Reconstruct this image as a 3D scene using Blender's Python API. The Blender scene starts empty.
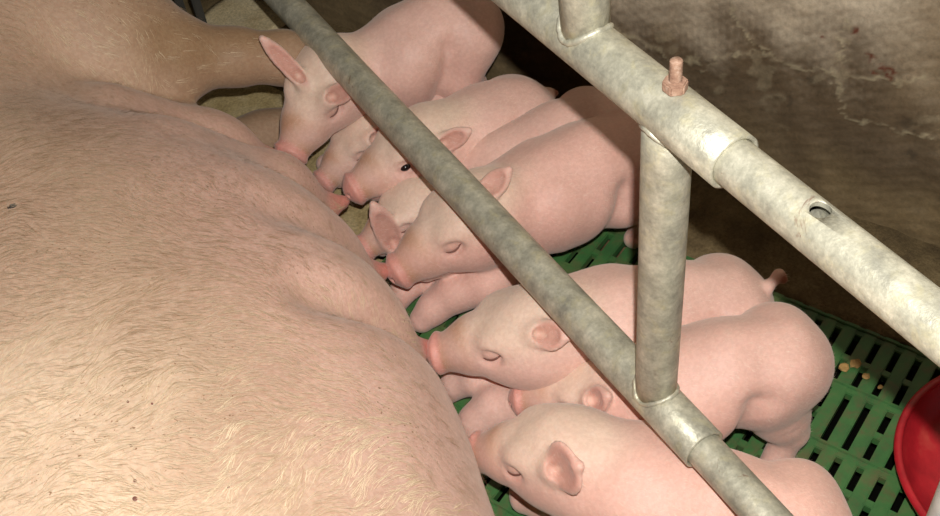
import bpy, bmesh, math, random
import numpy as np
from mathutils import Vector, Matrix

random.seed(7)
rng = np.random.default_rng(11)
scene = bpy.context.scene
COL = scene.collection

# ------------------------------------------------------------------ camera
CAM_RIGHT = Vector((0.85011947, -0.51864003, -0.09115592))
CAM_UP = Vector((0.43183836, 0.58756587, 0.68431132))
CAM_BACK = Vector((-0.30135114, -0.62111100, 0.72346985))
CAM_POS = Vector((0.0, 0.0, 0.98061523))
cam_data = bpy.data.cameras.new('camera')
cam_data.sensor_width = 36.0
cam_data.lens = 36.0 * 1127.0 / 940.0
cam_data.clip_start = 0.02
cam = bpy.data.objects.new('camera', cam_data)
COL.objects.link(cam)
cam.matrix_world = Matrix((
    (CAM_RIGHT.x, CAM_UP.x, CAM_BACK.x, CAM_POS.x),
    (CAM_RIGHT.y, CAM_UP.y, CAM_BACK.y, CAM_POS.y),
    (CAM_RIGHT.z, CAM_UP.z, CAM_BACK.z, CAM_POS.z),
    (0, 0, 0, 1)))
scene.camera = cam

# ------------------------------------------------------------------ light
world = bpy.data.worlds.new('barn_dimness')
scene.world = world
world.use_nodes = True
bg = world.node_tree.nodes['Background']
bg.inputs['Color'].default_value = (1.0, 0.93, 0.85, 1)
bg.inputs['Strength'].default_value = 0.006

# the camera's built-in flash, a hand's breadth above the lens
flash_data = bpy.data.lights.new('camera_flash', 'POINT')
flash_data.energy = 24.0
flash_data.color = (1.0, 0.972, 0.93)
flash_data.shadow_soft_size = 0.007
flash = bpy.data.objects.new('camera_flash', flash_data)
COL.objects.link(flash)
flash.location = CAM_POS + CAM_RIGHT * 0.016 + CAM_UP * 0.062

scene.view_settings.view_transform = 'Standard'
scene.view_settings.look = 'None'
scene.view_settings.gamma = 1.0
scene.view_settings.exposure = 1.0
scene.view_settings.use_curve_mapping = False

# ------------------------------------------------------------------ helpers
def lin(r, g, b):
    def f(c):
        c /= 255.0
        return c / 12.92 if c <= 0.04045 else ((c + 0.055) / 1.055) ** 2.4
    return (f(r), f(g), f(b))

def tag(o, label=None, cat=None, group=None, kind=None):
    if label: o['label'] = label
    if cat: o['category'] = cat
    if group: o['group'] = group
    if kind: o['kind'] = kind
    return o

def link(name, me, parent=None, mats=()):
    o = bpy.data.objects.new(name, me)
    COL.objects.link(o)
    for m in mats:
        if me is not None: me.materials.append(m)
    if parent is not None: o.parent = parent
    return o

def mesh_from(name, verts, faces, smooth=True):
    me = bpy.data.meshes.new(name)
    me.from_pydata([tuple(map(float, v)) for v in verts], [], [tuple(map(int, f)) for f in faces])
    if smooth:
        me.polygons.foreach_set('use_smooth', [True] * len(me.polygons))
    me.update()
    return me

def set_color(me, cols, name='tint'):
    a = me.color_attributes.new(name, 'FLOAT_COLOR', 'POINT')
    c = np.ones((len(me.vertices), 4), np.float32)
    c[:, :3] = cols
    a.data.foreach_set('color', c.ravel())

def bm_obj(name, bm, mat, parent=None, smooth=False):
    me = bpy.data.meshes.new(name)
    bmesh.ops.recalc_face_normals(bm, faces=bm.faces)
    bm.to_mesh(me); bm.free()
    if smooth:
        me.polygons.foreach_set('use_smooth', [True] * len(me.polygons))
    return link(name, me, parent, (mat,))

class Mat:
    """thin wrapper for building node materials"""
    def __init__(self, name):
        self.m = bpy.data.materials.new(name); self.m.use_nodes = True
        self.t = self.m.node_tree; self.n = self.t.nodes
        self.b = self.n['Principled BSDF']
    def node(self, typ, **kw):
        x = self.n.new(typ)
        for k, v in kw.items(): setattr(x, k, v)
        return x
    def link(self, a, b): self.t.links.new(a, b)
    def coord(self, which='Object'):
        return self.node('ShaderNodeTexCoord').outputs[which]
    def noise(self, scale, detail=4, rough=0.55, vec=None, dist=0.0):
        x = self.node('ShaderNodeTexNoise')
        x.inputs['Scale'].default_value = scale; x.inputs['Detail'].default_value = detail
        x.inputs['Roughness'].default_value = rough; x.inputs['Distortion'].default_value = dist
        self.link(vec if vec is not None else self.coord(), x.inputs['Vector'])
        return x.outputs['Fac']
    def ramp(self, fac, stops):
        r = self.node('ShaderNodeValToRGB')
        e = r.color_ramp.elements
        while len(e) < len(stops): e.new(0.5)
        for el, (p, c) in zip(e, stops):
            el.position = p
            el.color = (*c, 1) if len(c) == 3 else c
        self.link(fac, r.inputs['Fac'])
        return r.outputs['Color']
    def mix(self, fac, a, b, mode='MIX'):
        x = self.node('ShaderNodeMix', data_type='RGBA', blend_type=mode)
        for s, v in ((x.inputs[0], fac), (x.inputs[6], a), (x.inputs[7], b)):
            if isinstance(v, (int, float)): s.default_value = v
            elif isinstance(v, tuple): s.default_value = (*v, 1) if len(v) == 3 else v
            else: self.link(v, s)
        return x.outputs[2]
    def bump(self, h, strength=0.3, dist=0.002):
        x = self.node('ShaderNodeBump')
        x.inputs['Strength'].default_value = strength; x.inputs['Distance'].default_value = dist
        self.link(h, x.inputs['Height'])
        self.link(x.outputs['Normal'], self.b.inputs['Normal'])
    def set(self, **kw):
        for k, v in kw.items():
            k = k.replace('_', ' ')
            if isinstance(v, (int, float)) or isinstance(v, tuple):
                if isinstance(v, tuple) and len(v) == 3 and self.b.inputs[k].type == 'RGBA': v = (*v, 1)
                self.b.inputs[k].default_value = v
            else: self.link(v, self.b.inputs[k])
        return self

def attr_color(M, name='tint'):
    a = M.node('ShaderNodeAttribute'); a.attribute_name = name
    return a.outputs['Color']

# materials ----------------------------------------------------------
def skin_material(name, sss, rough, sheen, spots):
    M = Mat(name)
    c = attr_color(M)
    n1 = M.noise(14, 5, 0.6)
    c = M.mix(1.0, c, M.ramp(n1, [(0.3, (0.90, 0.86, 0.84)), (0.7, (1.06, 1.05, 1.04))]), 'MULTIPLY')
    n2 = M.noise(240, 3, 0.6)
    c = M.mix(spots, c, M.ramp(n2, [(0.42, (0.70, 0.60, 0.55)), (0.60, (1.0, 1.0, 1.0))]), 'MULTIPLY')
    M.set(Base_Color=c, Roughness=rough, Subsurface_Weight=sss, Subsurface_Scale=0.006,
          Sheen_Weight=sheen, Sheen_Roughness=0.45)
    M.b.inputs['Subsurface Radius'].default_value = (1.0, 0.42, 0.28)
    M.b.inputs['Sheen Tint'].default_value = (1.0, 0.95, 0.88, 1)
    M.b.inputs['Specular IOR Level'].default_value = 0.30
    M.bump(M.noise(420, 3, 0.6), 0.35, 0.0012)
    return M.m

MAT_PIGLET = skin_material('piglet_skin', 0.25, 0.50, 0.25, 0.22)
MAT_SOW = skin_material('sow_skin', 0.18, 0.55, 0.15, 0.35)
def add_specks(mat):
    t = mat.node_tree; b = t.nodes['Principled BSDF']
    old = b.inputs['Base Color'].links[0].from_socket
    tc = t.nodes.new('ShaderNodeTexCoord'); n = t.nodes.new('ShaderNodeTexNoise'); n.inputs['Scale'].default_value = 330; n.inputs['Detail'].default_value = 2
    n2 = t.nodes.new('ShaderNodeTexNoise'); n2.inputs['Scale'].default_value = 9; n2.inputs['Detail'].default_value = 3
    r = t.nodes.new('ShaderNodeMapRange'); r.inputs['From Min'].default_value = 0.66; r.inputs['From Max'].default_value = 0.72
    r2 = t.nodes.new('ShaderNodeMapRange'); r2.inputs['From Min'].default_value = 0.46; r2.inputs['From Max'].default_value = 0.62
    mu = t.nodes.new('ShaderNodeMath'); mu.operation = 'MULTIPLY'; mx = t.nodes.new('ShaderNodeMix'); mx.data_type = 'RGBA'
    t.links.new(tc.outputs['Object'], n.inputs['Vector']); t.links.new(tc.outputs['Object'], n2.inputs['Vector'])
    t.links.new(n.outputs['Fac'], r.inputs['Value']); t.links.new(n2.outputs['Fac'], r2.inputs['Value'])
    t.links.new(r.outputs[0], mu.inputs[0]); t.links.new(r2.outputs[0], mu.inputs[1]); t.links.new(mu.outputs[0], mx.inputs[0])
    t.links.new(old, mx.inputs[6]); mx.inputs[7].default_value = (*lin(128, 94, 66), 1); t.links.new(mx.outputs[2], b.inputs['Base Color'])
add_specks(MAT_SOW)

def plain(name, col, rough=0.5, metal=0.0):
    M = Mat(name)
    c = M.mix(1.0, col, M.ramp(M.noise(60, 4), [(0.3, (0.82, 0.82, 0.82)), (0.7, (1.05, 1.05, 1.05))]), 'MULTIPLY')
    M.set(Base_Color=c, Roughness=rough, Metallic=metal)
    return M.m

MAT_SLIT = plain('eyelid_line', lin(120, 78, 66), 0.6)
MAT_EYE = plain('eye_dark', (0.012, 0.008, 0.008), 0.12)
MAT_BLACK = plain('insect_black', (0.012, 0.011, 0.010), 0.4)
MAT_PIT = plain('slurry_pit', (0.004, 0.004, 0.003), 0.9)
MAT_PIT.node_tree.nodes['Principled BSDF'].inputs['Specular IOR Level'].default_value = 0.0

def hair_mat():
    M = Mat('bristle')
    M.set(Base_Color=attr_color(M), Roughness=0.45)
    M.b.inputs['Specular IOR Level'].default_value = 0.4
    return M.m
MAT_HAIR = hair_mat()

def pipe_mat():
    M = Mat('galvanised_scaled_pipe')
    v = M.coord('Object')
    base = M.ramp(M.noise(48, 7, 0.7, v), [(0.32, lin(150, 148, 134)), (0.5, lin(182, 179, 160)), (0.66, lin(210, 206, 186))])
    yel = M.ramp(M.noise(70, 5, 0.65, v, 0.5), [(0.52, (0, 0, 0)), (0.78, (0.8, 0.8, 0.8))])
    c = M.mix(yel, base, lin(196, 188, 150))
    rust = M.ramp(M.noise(26, 5, 0.7, v, 1.5), [(0.66, (0, 0, 0)), (0.74, (1, 1, 1))])
    c = M.mix(rust, c, lin(128, 96, 82))
    fine = M.noise(320, 4, 0.6, v)
    c = M.mix(0.5, c, M.ramp(fine, [(0.35, (0.72, 0.72, 0.72)), (0.62, (1.06, 1.06, 1.06))]), 'MULTIPLY')
    M.set(Base_Color=c, Roughness=0.46, Metallic=0.36)
    M.b.inputs['Specular IOR Level'].default_value = 0.45
    M.bump(M.noise(150, 5, 0.65, v), 0.5, 0.0015)
    return M.m
MAT_PIPE = pipe_mat()

def rust_mat():
    M = Mat('rusty_steel')
    c = M.ramp(M.noise(160, 5, 0.7), [(0.3, lin(116, 84, 68)), (0.55, lin(158, 126, 106)), (0.75, lin(188, 166, 150))])
    M.set(Base_Color=c, Roughness=0.75)
    M.bump(M.noise(400, 4), 0.5, 0.001)
    return M.m
MAT_RUST = rust_mat()

def slat_mat():
    M = Mat('green_plastic_slat')
    v = M.coord('Generated')
    g = M.node('ShaderNodeNewGeometry').outputs['Position']
    c = M.ramp(M.noise(18, 5, 0.65, g), [(0.3, lin(54, 94, 54)), (0.52, lin(66, 114, 62)), (0.7, lin(98, 114, 70))])
    dirt = M.ramp(M.noise(46, 5, 0.7, g, 0.6), [(0.48, (0, 0, 0)), (0.70, (0.85, 0.85, 0.85))])
    c = M.mix(dirt, c, lin(98, 92, 62))
    M.set(Base_Color=c, Roughness=0.42)
    M.bump(M.noise(220, 4, 0.6, g), 0.3, 0.001)
    return M.m
MAT_SLAT = slat_mat()

def concrete_mat(name, stops, scale, bump=0.6):
    M = Mat(name)
    g = M.node('ShaderNodeNewGeometry').outputs['Position']
    c = M.ramp(M.noise(scale, 7, 0.68, g, 0.4), stops)
    f = M.noise(260, 5, 0.7, g)
    c = M.mix(0.7, c, M.ramp(f, [(0.34, (0.55, 0.55, 0.5)), (0.62, (1.12, 1.12, 1.1))]), 'MULTIPLY')
    M.set(Base_Color=c, Roughness=0.8)
    M.b.inputs['Specular IOR Level'].default_value = 0.25
    M.bump(f, bump, 0.003)
    return M.m
MAT_CONC = concrete_mat('khaki_concrete', [(0.3, lin(150, 130, 88)), (0.5, lin(188, 168, 122)), (0.7, lin(208, 190, 150))], 16)
MAT_PATCH = concrete_mat('pale_mortar', [(0.3, lin(196, 172, 128)), (0.5, lin(224, 206, 166)), (0.7, lin(236, 222, 190))], 12)
MAT_STRIP = concrete_mat('brown_concrete_ledge', [(0.3, lin(84, 70, 50)), (0.5, lin(116, 99, 70)), (0.72, lin(146, 128, 94))], 14)

def wall_mat():
    M = Mat('stained_plaster')
    g = M.node('ShaderNodeNewGeometry').outputs['Position']
    c = attr_color(M)
    blot = M.noise(24, 7, 0.7, g, 0.5)
    c = M.mix(0.6, c, M.ramp(blot, [(0.28, (0.62, 0.60, 0.56)), (0.5, (0.95, 0.95, 0.95)), (0.72, (1.25, 1.22, 1.16))]), 'MULTIPLY')
    f = M.noise(190, 5, 0.7, g)
    c = M.mix(0.55, c, M.ramp(f, [(0.33, (0.62, 0.62, 0.6)), (0.62, (1.1, 1.1, 1.1))]), 'MULTIPLY')
    M.set(Base_Color=c, Roughness=0.62)
    M.bump(f, 0.35, 0.002)
    return M.m
MAT_WALL = wall_mat()

def red_mat():
    M = Mat('red_feeder_plastic')
    c = M.ramp(M.noise(30, 5, 0.6), [(0.3, lin(150, 26, 36)), (0.6, lin(186, 36, 46)), (0.8, lin(196, 74, 66))])
    M.set(Base_Color=c, Roughness=0.35)
    M.bump(M.noise(90, 3), 0.1, 0.001)
    return M.m
MAT_RED = red_mat()
MAT_WHITE = plain('white_paint', lin(248, 247, 242), 0.4)
MAT_DARKSTEEL = plain('dark_steel', lin(66, 64, 58), 0.6)
MAT_CRUMB = plain('feed_crumb', lin(176, 140, 84), 0.8)
def wing_mat():
    M = Mat('fly_wing'); M.set(Base_Color=(0.25, 0.22, 0.18), Roughness=0.3, Alpha=0.6); return M.m
MAT_WING = wing_mat()

# ------------------------------------------------------------------ implicit surfaces
class Body:
    """smooth union / subtraction of tapered capsules and ellipsoids, meshed as one skin"""
    def __init__(self): self.ops = []
    def cone(self, a, b, ra, rb, k=0.02, sub=False):
        self.ops.append(('c', np.array(a, float), np.array(b, float), ra, rb, k, sub))
    def chain(self, pts, k=0.02):
        for p, q in zip(pts, pts[1:]): self.cone(p[:3], q[:3], p[3], q[3], k)
    def ell(self, c, r, R=None, k=0.02, sub=False):
        self.ops.append(('e', np.array(c, float), np.array(r, float), np.eye(3) if R is None else np.array(R, float), None, k, sub))
    def eval(self, P):
        D = np.full(len(P), 9.0)
        for op in self.ops:
            if op[0] == 'c':
                _, a, b, ra, rb, k, sub = op
                ab = b - a
                t = np.clip(((P - a) @ ab) / max(ab @ ab, 1e-12), 0, 1)
                d = np.linalg.norm(P - a - t[:, None] * ab, axis=1) - (ra + (rb - ra) * t)
            else:
                _, c, r, R, _, k, sub = op
                q = (P - c) @ R.T
                k0 = np.linalg.norm(q / r, axis=1); k1 = np.linalg.norm(q / (r * r), axis=1)
                d = k0 * (k0 - 1) / np.maximum(k1, 1e-9)
            if sub:
                h = np.clip(0.5 - 0.5 * (D + d) / k, 0, 1)
                D = D + (-d - D) * h + k * h * (1 - h)
            else:
                h = np.clip(0.5 + 0.5 * (d - D) / k, 0, 1)
                D = d + (D - d) * h - k * h * (1 - h)
        return D
    def bounds(self):
        lo = np.full(3, 9.0); hi = -lo
        for op in self.ops:
            if op[-1]: continue
            if op[0] == 'c':
                for p, r in ((op[1], op[3]), (op[2], op[4])):
                    lo = np.minimum(lo, p - r); hi = np.maximum(hi, p + r)
            else:
                r = op[2].max(); lo = np.minimum(lo, op[1] - r); hi = np.maximum(hi, op[1] + r)
        return lo, hi
    def mesh(self, h):
        lo, hi = self.bounds(); lo = lo - 5 * h; hi = hi + 5 * h
        B = 4
        nb = np.ceil((hi - lo) / (h * B)).astype(int)
        n = nb * B
        cc = np.stack(np.meshgrid(*[lo[i] + (np.arange(nb[i]) + 0.5) * B * h for i in range(3)], indexing='ij'), -1)
        Dc = self.eval(cc.reshape(-1, 3)).reshape(nb)
        D = np.repeat(np.repeat(np.repeat(Dc, B, 0), B, 1), B, 2)
        near = np.argwhere(np.abs(D) < B * h * 1.35)
        P = lo + (near + 0.5) * h
        D[tuple(near.T)] = self.eval(P)
        S = D < 0
        act = np.zeros(np.array(S.shape) - 1, bool)
        s0 = S[:-1, :-1, :-1]
        for dx in (0, 1):
            for dy in (0, 1):
                for dz in (0, 1):
                    act |= S[dx:S.shape[0] - 1 + dx, dy:S.shape[1] - 1 + dy, dz:S.shape[2] - 1 + dz] != s0
        cells = np.argwhere(act)
        idx = np.full(act.shape, -1, int); idx[tuple(cells.T)] = np.arange(len(cells))
        acc = np.zeros((len(cells), 3)); cnt = np.zeros(len(cells))
        corners = [(a, b, c) for a in (0, 1) for b in (0, 1) for c in (0, 1)]
        for a in corners:
            for ax in range(3):
                if a[ax]: continue
                b = list(a); b[ax] = 1
                A = cells + np.array(a); Bq = cells + np.array(b)
                da = D[tuple(A.T)]; db = D[tuple(Bq.T)]
                m = (da < 0) != (db < 0)
                t = np.where(m, da / np.where(np.abs(da - db) < 1e-12, 1, da - db), 0)
                acc[m] += (A + t[:, None] * (Bq - A))[m]; cnt[m] += 1
        V = lo + (acc / cnt[:, None] + 0.5) * h
        F = []
        for ax in range(3):
            o1, o2 = [i for i in range(3) if i != ax]
            if ax == 1: o1, o2 = o2, o1
            sl0 = [slice(None)] * 3; sl1 = [slice(None)] * 3
            sl0[ax] = slice(None, -1); sl1[ax] = slice(1, None)
            e = S[tuple(sl0)] != S[tuple(sl1)]
            ed = np.argwhere(e)
            ed = ed[(ed[:, o1] > 0) & (ed[:, o2] > 0) & (ed[:, o1] < act.shape[o1]) & (ed[:, o2] < act.shape[o2])]
            inside = S[tuple(ed.T)]
            def cell(d1, d2):
                c = ed.copy(); c[:, o1] += d1; c[:, o2] += d2
                return idx[tuple(c.T)]
            q = np.stack([cell(-1, -1), cell(0, -1), cell(0, 0), cell(-1, 0)], 1)
            q[~inside] = q[~inside][:, ::-1]
            F.append(q)
        F = np.concatenate(F)
        F = F[(F >= 0).all(1)]
        # pull the vertices onto the true surface
        e = h * 0.2
        for _ in range(3):
            d = self.eval(V)
            G = np.stack([(self.eval(V + np.eye(3)[i] * e) - self.eval(V - np.eye(3)[i] * e)) / (2 * e) for i in range(3)], 1)
            g2 = np.maximum((G * G).sum(1), 0.2)
            V = V - np.clip(d / g2, -h, h)[:, None] * G * 0.9
        return V, F

def vnoise(P, scale, seed=0):
    """cheap smooth noise, about -1..1"""
    r = np.random.default_rng(seed)
    out = np.zeros(len(P))
    for i in range(6):
        w = r.normal(size=P.shape[1]) * scale; ph = r.uniform(0, 6.28)
        out += np.sin(P @ w + ph)
    return out / 2.6

def sstep(x, a, b):
    t = np.clip((x - a) / (b - a), 0, 1); return t * t * (3 - 2 * t)

# ------------------------------------------------------------------ setting: floor, ledge, wall
TH = math.radians(-66.5)
ED = np.array([math.cos(TH), math.sin(TH)])          # along the wall
EN = np.array([-ED[1], ED[0]])                       # towards the wall
PO = np.array([0.823, 0.619])
def pen(n, e, z=0.0):
    p = PO + EN * n + ED * e
    return (p[0], p[1], z)
PEN_ROT = Matrix((( -ED[0], EN[0], 0), (-ED[1], EN[1], 0), (0, 0, 1)))   # local y towards the wall

def pen_box(bm, n0, n1, e0, e1, z0, z1):
    vs = [bm.verts.new(pen(n, e, z)) for z in (z0, z1) for (n, e) in ((n0, e0), (n1, e0), (n1, e1), (n0, e1))]
    for f in ((0, 1, 2, 3), (4, 5, 6, 7), (0, 1, 5, 4), (1, 2, 6, 5), (2, 3, 7, 6), (3, 0, 4, 7)):
        bm.faces.new([vs[i] for i in f])

SL_N0, SL_N1, SL_E0, SL_E1 = -0.70, -0.158, -0.48, 0.42
bm = bmesh.new(); pen_box(bm, -1.30, 0.0, -1.9, 0.9, -0.08, -0.06)
floor = bm_obj('floor', bm, MAT_PIT); tag(floor, kind='structure')

def grid_slab(name, n0, n1, e0, e1, mat, parent, amp, seed, step=0.012):
    nn = max(2, int((n1 - n0) / step)); ne = max(2, int((e1 - e0) / step))
    N, E = np.meshgrid(np.linspace(n0, n1, nn), np.linspace(e0, e1, ne), indexing='ij')
    P = np.stack([N.ravel(), E.ravel()], 1)
    Z = amp * (vnoise(P, 35, seed) * 0.6 + vnoise(P, 110, seed + 1) * 0.4)
    V = [pen(a, b, c) for (a, b), c in zip(P, Z)]
    F = [(i * ne + j, i * ne + j + 1, (i + 1) * ne + j + 1, (i + 1) * ne + j) for i in range(nn - 1) for j in range(ne - 1)]
    # skirt down to the pit
    ring = [j for j in range(ne)] + [i * ne + ne - 1 for i in range(1, nn)] + [(nn - 1) * ne + j for j in range(ne - 2, -1, -1)] + [i * ne for i in range(nn - 2, 0, -1)]
    b0 = len(V)
    for r in ring: V.append((V[r][0], V[r][1], -0.062))
    L = len(ring)
    for k in range(L): F.append((ring[k], b0 + k, b0 + (k + 1) % L, ring[(k + 1) % L]))
    me = mesh_from(name, V, F, True)
    o = link(name, me, parent, (mat,))
    bmx = bmesh.new(); bmx.from_mesh(me); bmesh.ops.recalc_face_normals(bmx, faces=bmx.faces); bmx.to_mesh(me); bmx.free()
    return o
grid_slab('ledge', SL_N1, 0.02, -1.9, 0.9, MAT_STRIP, floor, 0.0025, 3)
pt = grid_slab('mortar_patch', -0.115, -0.006, -1.03, -0.90, MAT_PATCH, floor, 0.002, 15, 0.01); pt.location.z = 0.007
grid_slab('concrete_slab', -1.30, SL_N1 - 0.0005, -1.9, SL_E0 - 0.002, MAT_CONC, floor, 0.003, 5, 0.02)
grid_slab('concrete_slab', -1.30, SL_N0 - 0.002, SL_E0, 0.9, MAT_CONC, floor, 0.003, 9, 0.02)

def bar_mesh(name, lx, ly, lz, bev):
    bm = bmesh.new()
    bmesh.ops.create_cube(bm, size=1.0)
    for v in bm.verts: v.co = Vector((v.co.x * lx, v.co.y * ly, v.co.z * lz - lz / 2))
    tops = [e for e in bm.edges if all(v.co.z > -1e-6 for v in e.verts)]
    bmesh.ops.bevel(bm, geom=tops, offset=bev, segments=2, affect='EDGES')
    bmesh.ops.recalc_face_normals(bm, faces=bm.faces)
    me = bpy.data.meshes.new(name); bm.to_mesh(me); bm.free()
    me.materials.append(MAT_SLAT)
    return me
PITCH, SLOT = 0.022, 0.0074
slat_me = bar_mesh('slat', PITCH - SLOT, SL_N1 - SL_N0, 0.011, 0.0012)
cross_me = bar_mesh('crossbar', SL_E1 - SL_E0, 0.0125, 0.010, 0.0010)
ridge_me = bar_mesh('ridge', SL_E1 - SL_E0, 0.0022, 0.004, 0.0008)
web_me = bar_mesh('web', SLOT + 0.002, 0.0085, 0.010, 0.0008)
def place(name, me, n, e, z):
    o = bpy.data.objects.new(name, me); COL.objects.link(o); o.parent = floor
    o.matrix_world = Matrix.Translation(pen(n, e, z)) @ PEN_ROT.to_4x4()
    return o
nm = (SL_N0 + SL_N1) / 2; em = (SL_E0 + SL_E1) / 2
slots = [0.086 + PITCH * k for k in range(-60, 40) if SL_E0 + 0.01 < 0.086 + PITCH * k < SL_E1 - 0.01]
for s in slots: place('slat', slat_me, nm, s + PITCH / 2, 0.0)
rr = -0.242
R_all = [rr + 0.078 * k for k in range(-8, 3) if SL_N0 + 0.01 < rr + 0.078 * k < SL_N1 - 0.004]
for r in R_all:
    place('crossbar', cross_me, r - 0.002, em, -0.0007)
    place('ridge', ridge_me, r, em, 0.0016)
for r in R_all:
    if r < -0.5: continue
    for s in slots:
        if abs(r - rr) < 0.01 and abs(s - 0.097) < 0.02: continue      # two long slots
        place('web', web_me, r - 0.042, s, -0.0006)
place('crossbar', cross_me, SL_N1 - 0.007, em, -0.0007)

# wall with its stains, cracks and flaking limewash
TW = math.radians(-67.0)
WD = np.array([math.cos(TW), math.sin(TW)]); WN = np.array([-WD[1], WD[0]])
def seg_dist(P, pts):
    pts = np.array(pts, float); out = np.full(len(P), 9.0)
    for a, b in zip(pts, pts[1:]):
        ab = b - a; t = np.clip(((P - a) @ ab) / (ab @ ab), 0, 1)
        out = np.minimum(out, np.linalg.norm(P - a - t[:, None] * ab, axis=1))
    return out
ss = np.concatenate([np.arange(-1.9, -0.60, 0.02), np.arange(-0.60, 0.16, 0.0028), np.arange(0.16, 0.8, 0.02)])
zz = np.concatenate([np.arange(-0.01, 0.36, 0.0028), np.arange(0.36, 1.6, 0.04)])
Sg, Zg = np.meshgrid(ss, zz, indexing='ij')
W = np.stack([Sg.ravel(), Zg.ravel()], 1)
wob = 0.004 * vnoise(W, 190, 4) + 0.003 * vnoise(W, 420, 5)
Wd = W + np.stack([wob, 0.004 * vnoise(W, 210, 6)], 1)
line = np.interp(W[:, 0], [-1.9, -0.5, -0.362, -0.305, -0.237, -0.209, -0.187, -0.146, -0.113, -0.069, -0.025, 0.04, 0.3],
                 [0.17, 0.17, 0.165, 0.148, 0.140, 0.150, 0.171, 0.195, 0.176, 0.188, 0.200, 0.223, 0.25])
above = W[:, 1] - line + 3 * wob
c_dark = np.array(lin(102, 86, 65)); c_pale = np.array(lin(204, 190, 166)); c_low = np.array(lin(136, 117, 84)); c_mid = np.array(lin(160, 141, 112))
f1 = sstep(above + 0.02 * vnoise(W, 40, 8), -0.03, 0.14)[:, None]
col = c_dark * (1 - f1) + c_pale * f1
right = sstep(W[:, 0] + 0.02 * vnoise(W, 30, 2), -0.02, 0.06)[:, None] * sstep(W[:, 1], 0.10, 0.20)[:, None]
col = col * (1 - right * 0.5) + c_mid * right * 0.5
low = (1 - sstep(W[:, 1] + 0.02 * vnoise(W, 30, 12), 0.02, 0.10))[:, None]
col = col * (1 - low * 0.7) + c_low * low * 0.7
crk1 = [(-0.061, 0.262), (-0.063, 0.209), (-0.049, 0.159), (-0.042, 0.136), (-0.016, 0.141), (0.023, 0.143), (0.05, 0.146)]
crk2 = [(-0.223, 0.129), (-0.209, 0.149), (-0.187, 0.171), (-0.146, 0.195), (-0.127, 0.183), (-0.103, 0.181), (-0.067, 0.191), (0.0, 0.205), (0.05, 0.225)]
crk3 = [(-0.37, 0.165), (-0.33, 0.150), (-0.30, 0.152), (-0.262, 0.136), (-0.23, 0.150)]
crk4 = [(-0.2, 0.26), (-0.19, 0.22), (-0.165, 0.20)]
dc = np.minimum.reduce([seg_dist(Wd, crk1), seg_dist(Wd, crk2) * 0.8, seg_dist(Wd, crk3) * 0.6, seg_dist(Wd, crk4)])
br = 0.5 + 0.5 * sstep(vnoise(W, 90, 21), -0.5, 0.6)
ck = ((1 - sstep(dc, 0.0006, 0.0030)) * br)[:, None]
pat = (sstep(vnoise(W, 150, 31) + vnoise(W, 60, 32), 0.95, 1.35) * (1 - sstep(np.abs(above + 0.02), 0.02, 0.07)))[:, None]
flake = np.maximum(ck * 0.62, pat * 0.25)
col = col * (1 - flake * 0.85) + np.array(lin(190, 178, 146)) * flake * 0.85
for (a, b, rad) in ((-0.053, 0.248, 0.006), (-0.027, 0.222, 0.007), (-0.009, 0.212, 0.007), (-0.02, 0.206, 0.004), (-0.085, 0.228, 0.003)):
    sp = (1 - sstep(np.linalg.norm((Wd - np.array((a, b))) * np.array([1.3, 0.9]), axis=1), rad * 0.3, rad * 1.2))[:, None]
    col = col * (1 - sp * 0.9) + np.array(lin(104, 46, 26)) * sp * 0.9
for (a, b, rad) in ((0.02, 0.155, 0.012), (0.035, 0.118, 0.012), (-0.09, 0.17, 0.006), (-0.11, 0.13, 0.008)):
    sp = (1 - sstep(np.linalg.norm(Wd - np.array((a, b)), axis=1), rad * 0.2, rad))[:, None]
    col = col * (1 - sp * 0.5) + np.array(lin(62, 54, 44)) * sp * 0.5
disp = 0.0015 * flake[:, 0] + 0.0016 * vnoise(W, 60, 41) + 0.0006 * vnoise(W, 260, 42)
nz = len(zz)
V = [(PO[0] + WD[0] * s - WN[0] * d, PO[1] + WD[1] * s - WN[1] * d, z) for (s, z), d in zip(W, disp)]
F = [(i * nz + j, (i + 1) * nz + j, (i + 1) * nz + j + 1, i * nz + j + 1) for i in range(len(ss) - 1) for j in range(nz - 1)]
me = mesh_from('wall_right', V, F); set_color(me, col)
wall = link('wall_right', me, None, (MAT_WALL,)); tag(wall, kind='structure')

# ------------------------------------------------------------------ farrowing crate
RX, RY = 0.3675, 0.4388          # post position; rails run along Y
ZL, ZU = 0.200, 0.511
crate = bpy.data.objects.new('farrowing_crate', None); COL.objects.link(crate)
crate.location = (RX, RY, 0)
tag(crate, 'welded galvanised pipe crate rail with two long bars above the piglets', 'pen rail')

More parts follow.
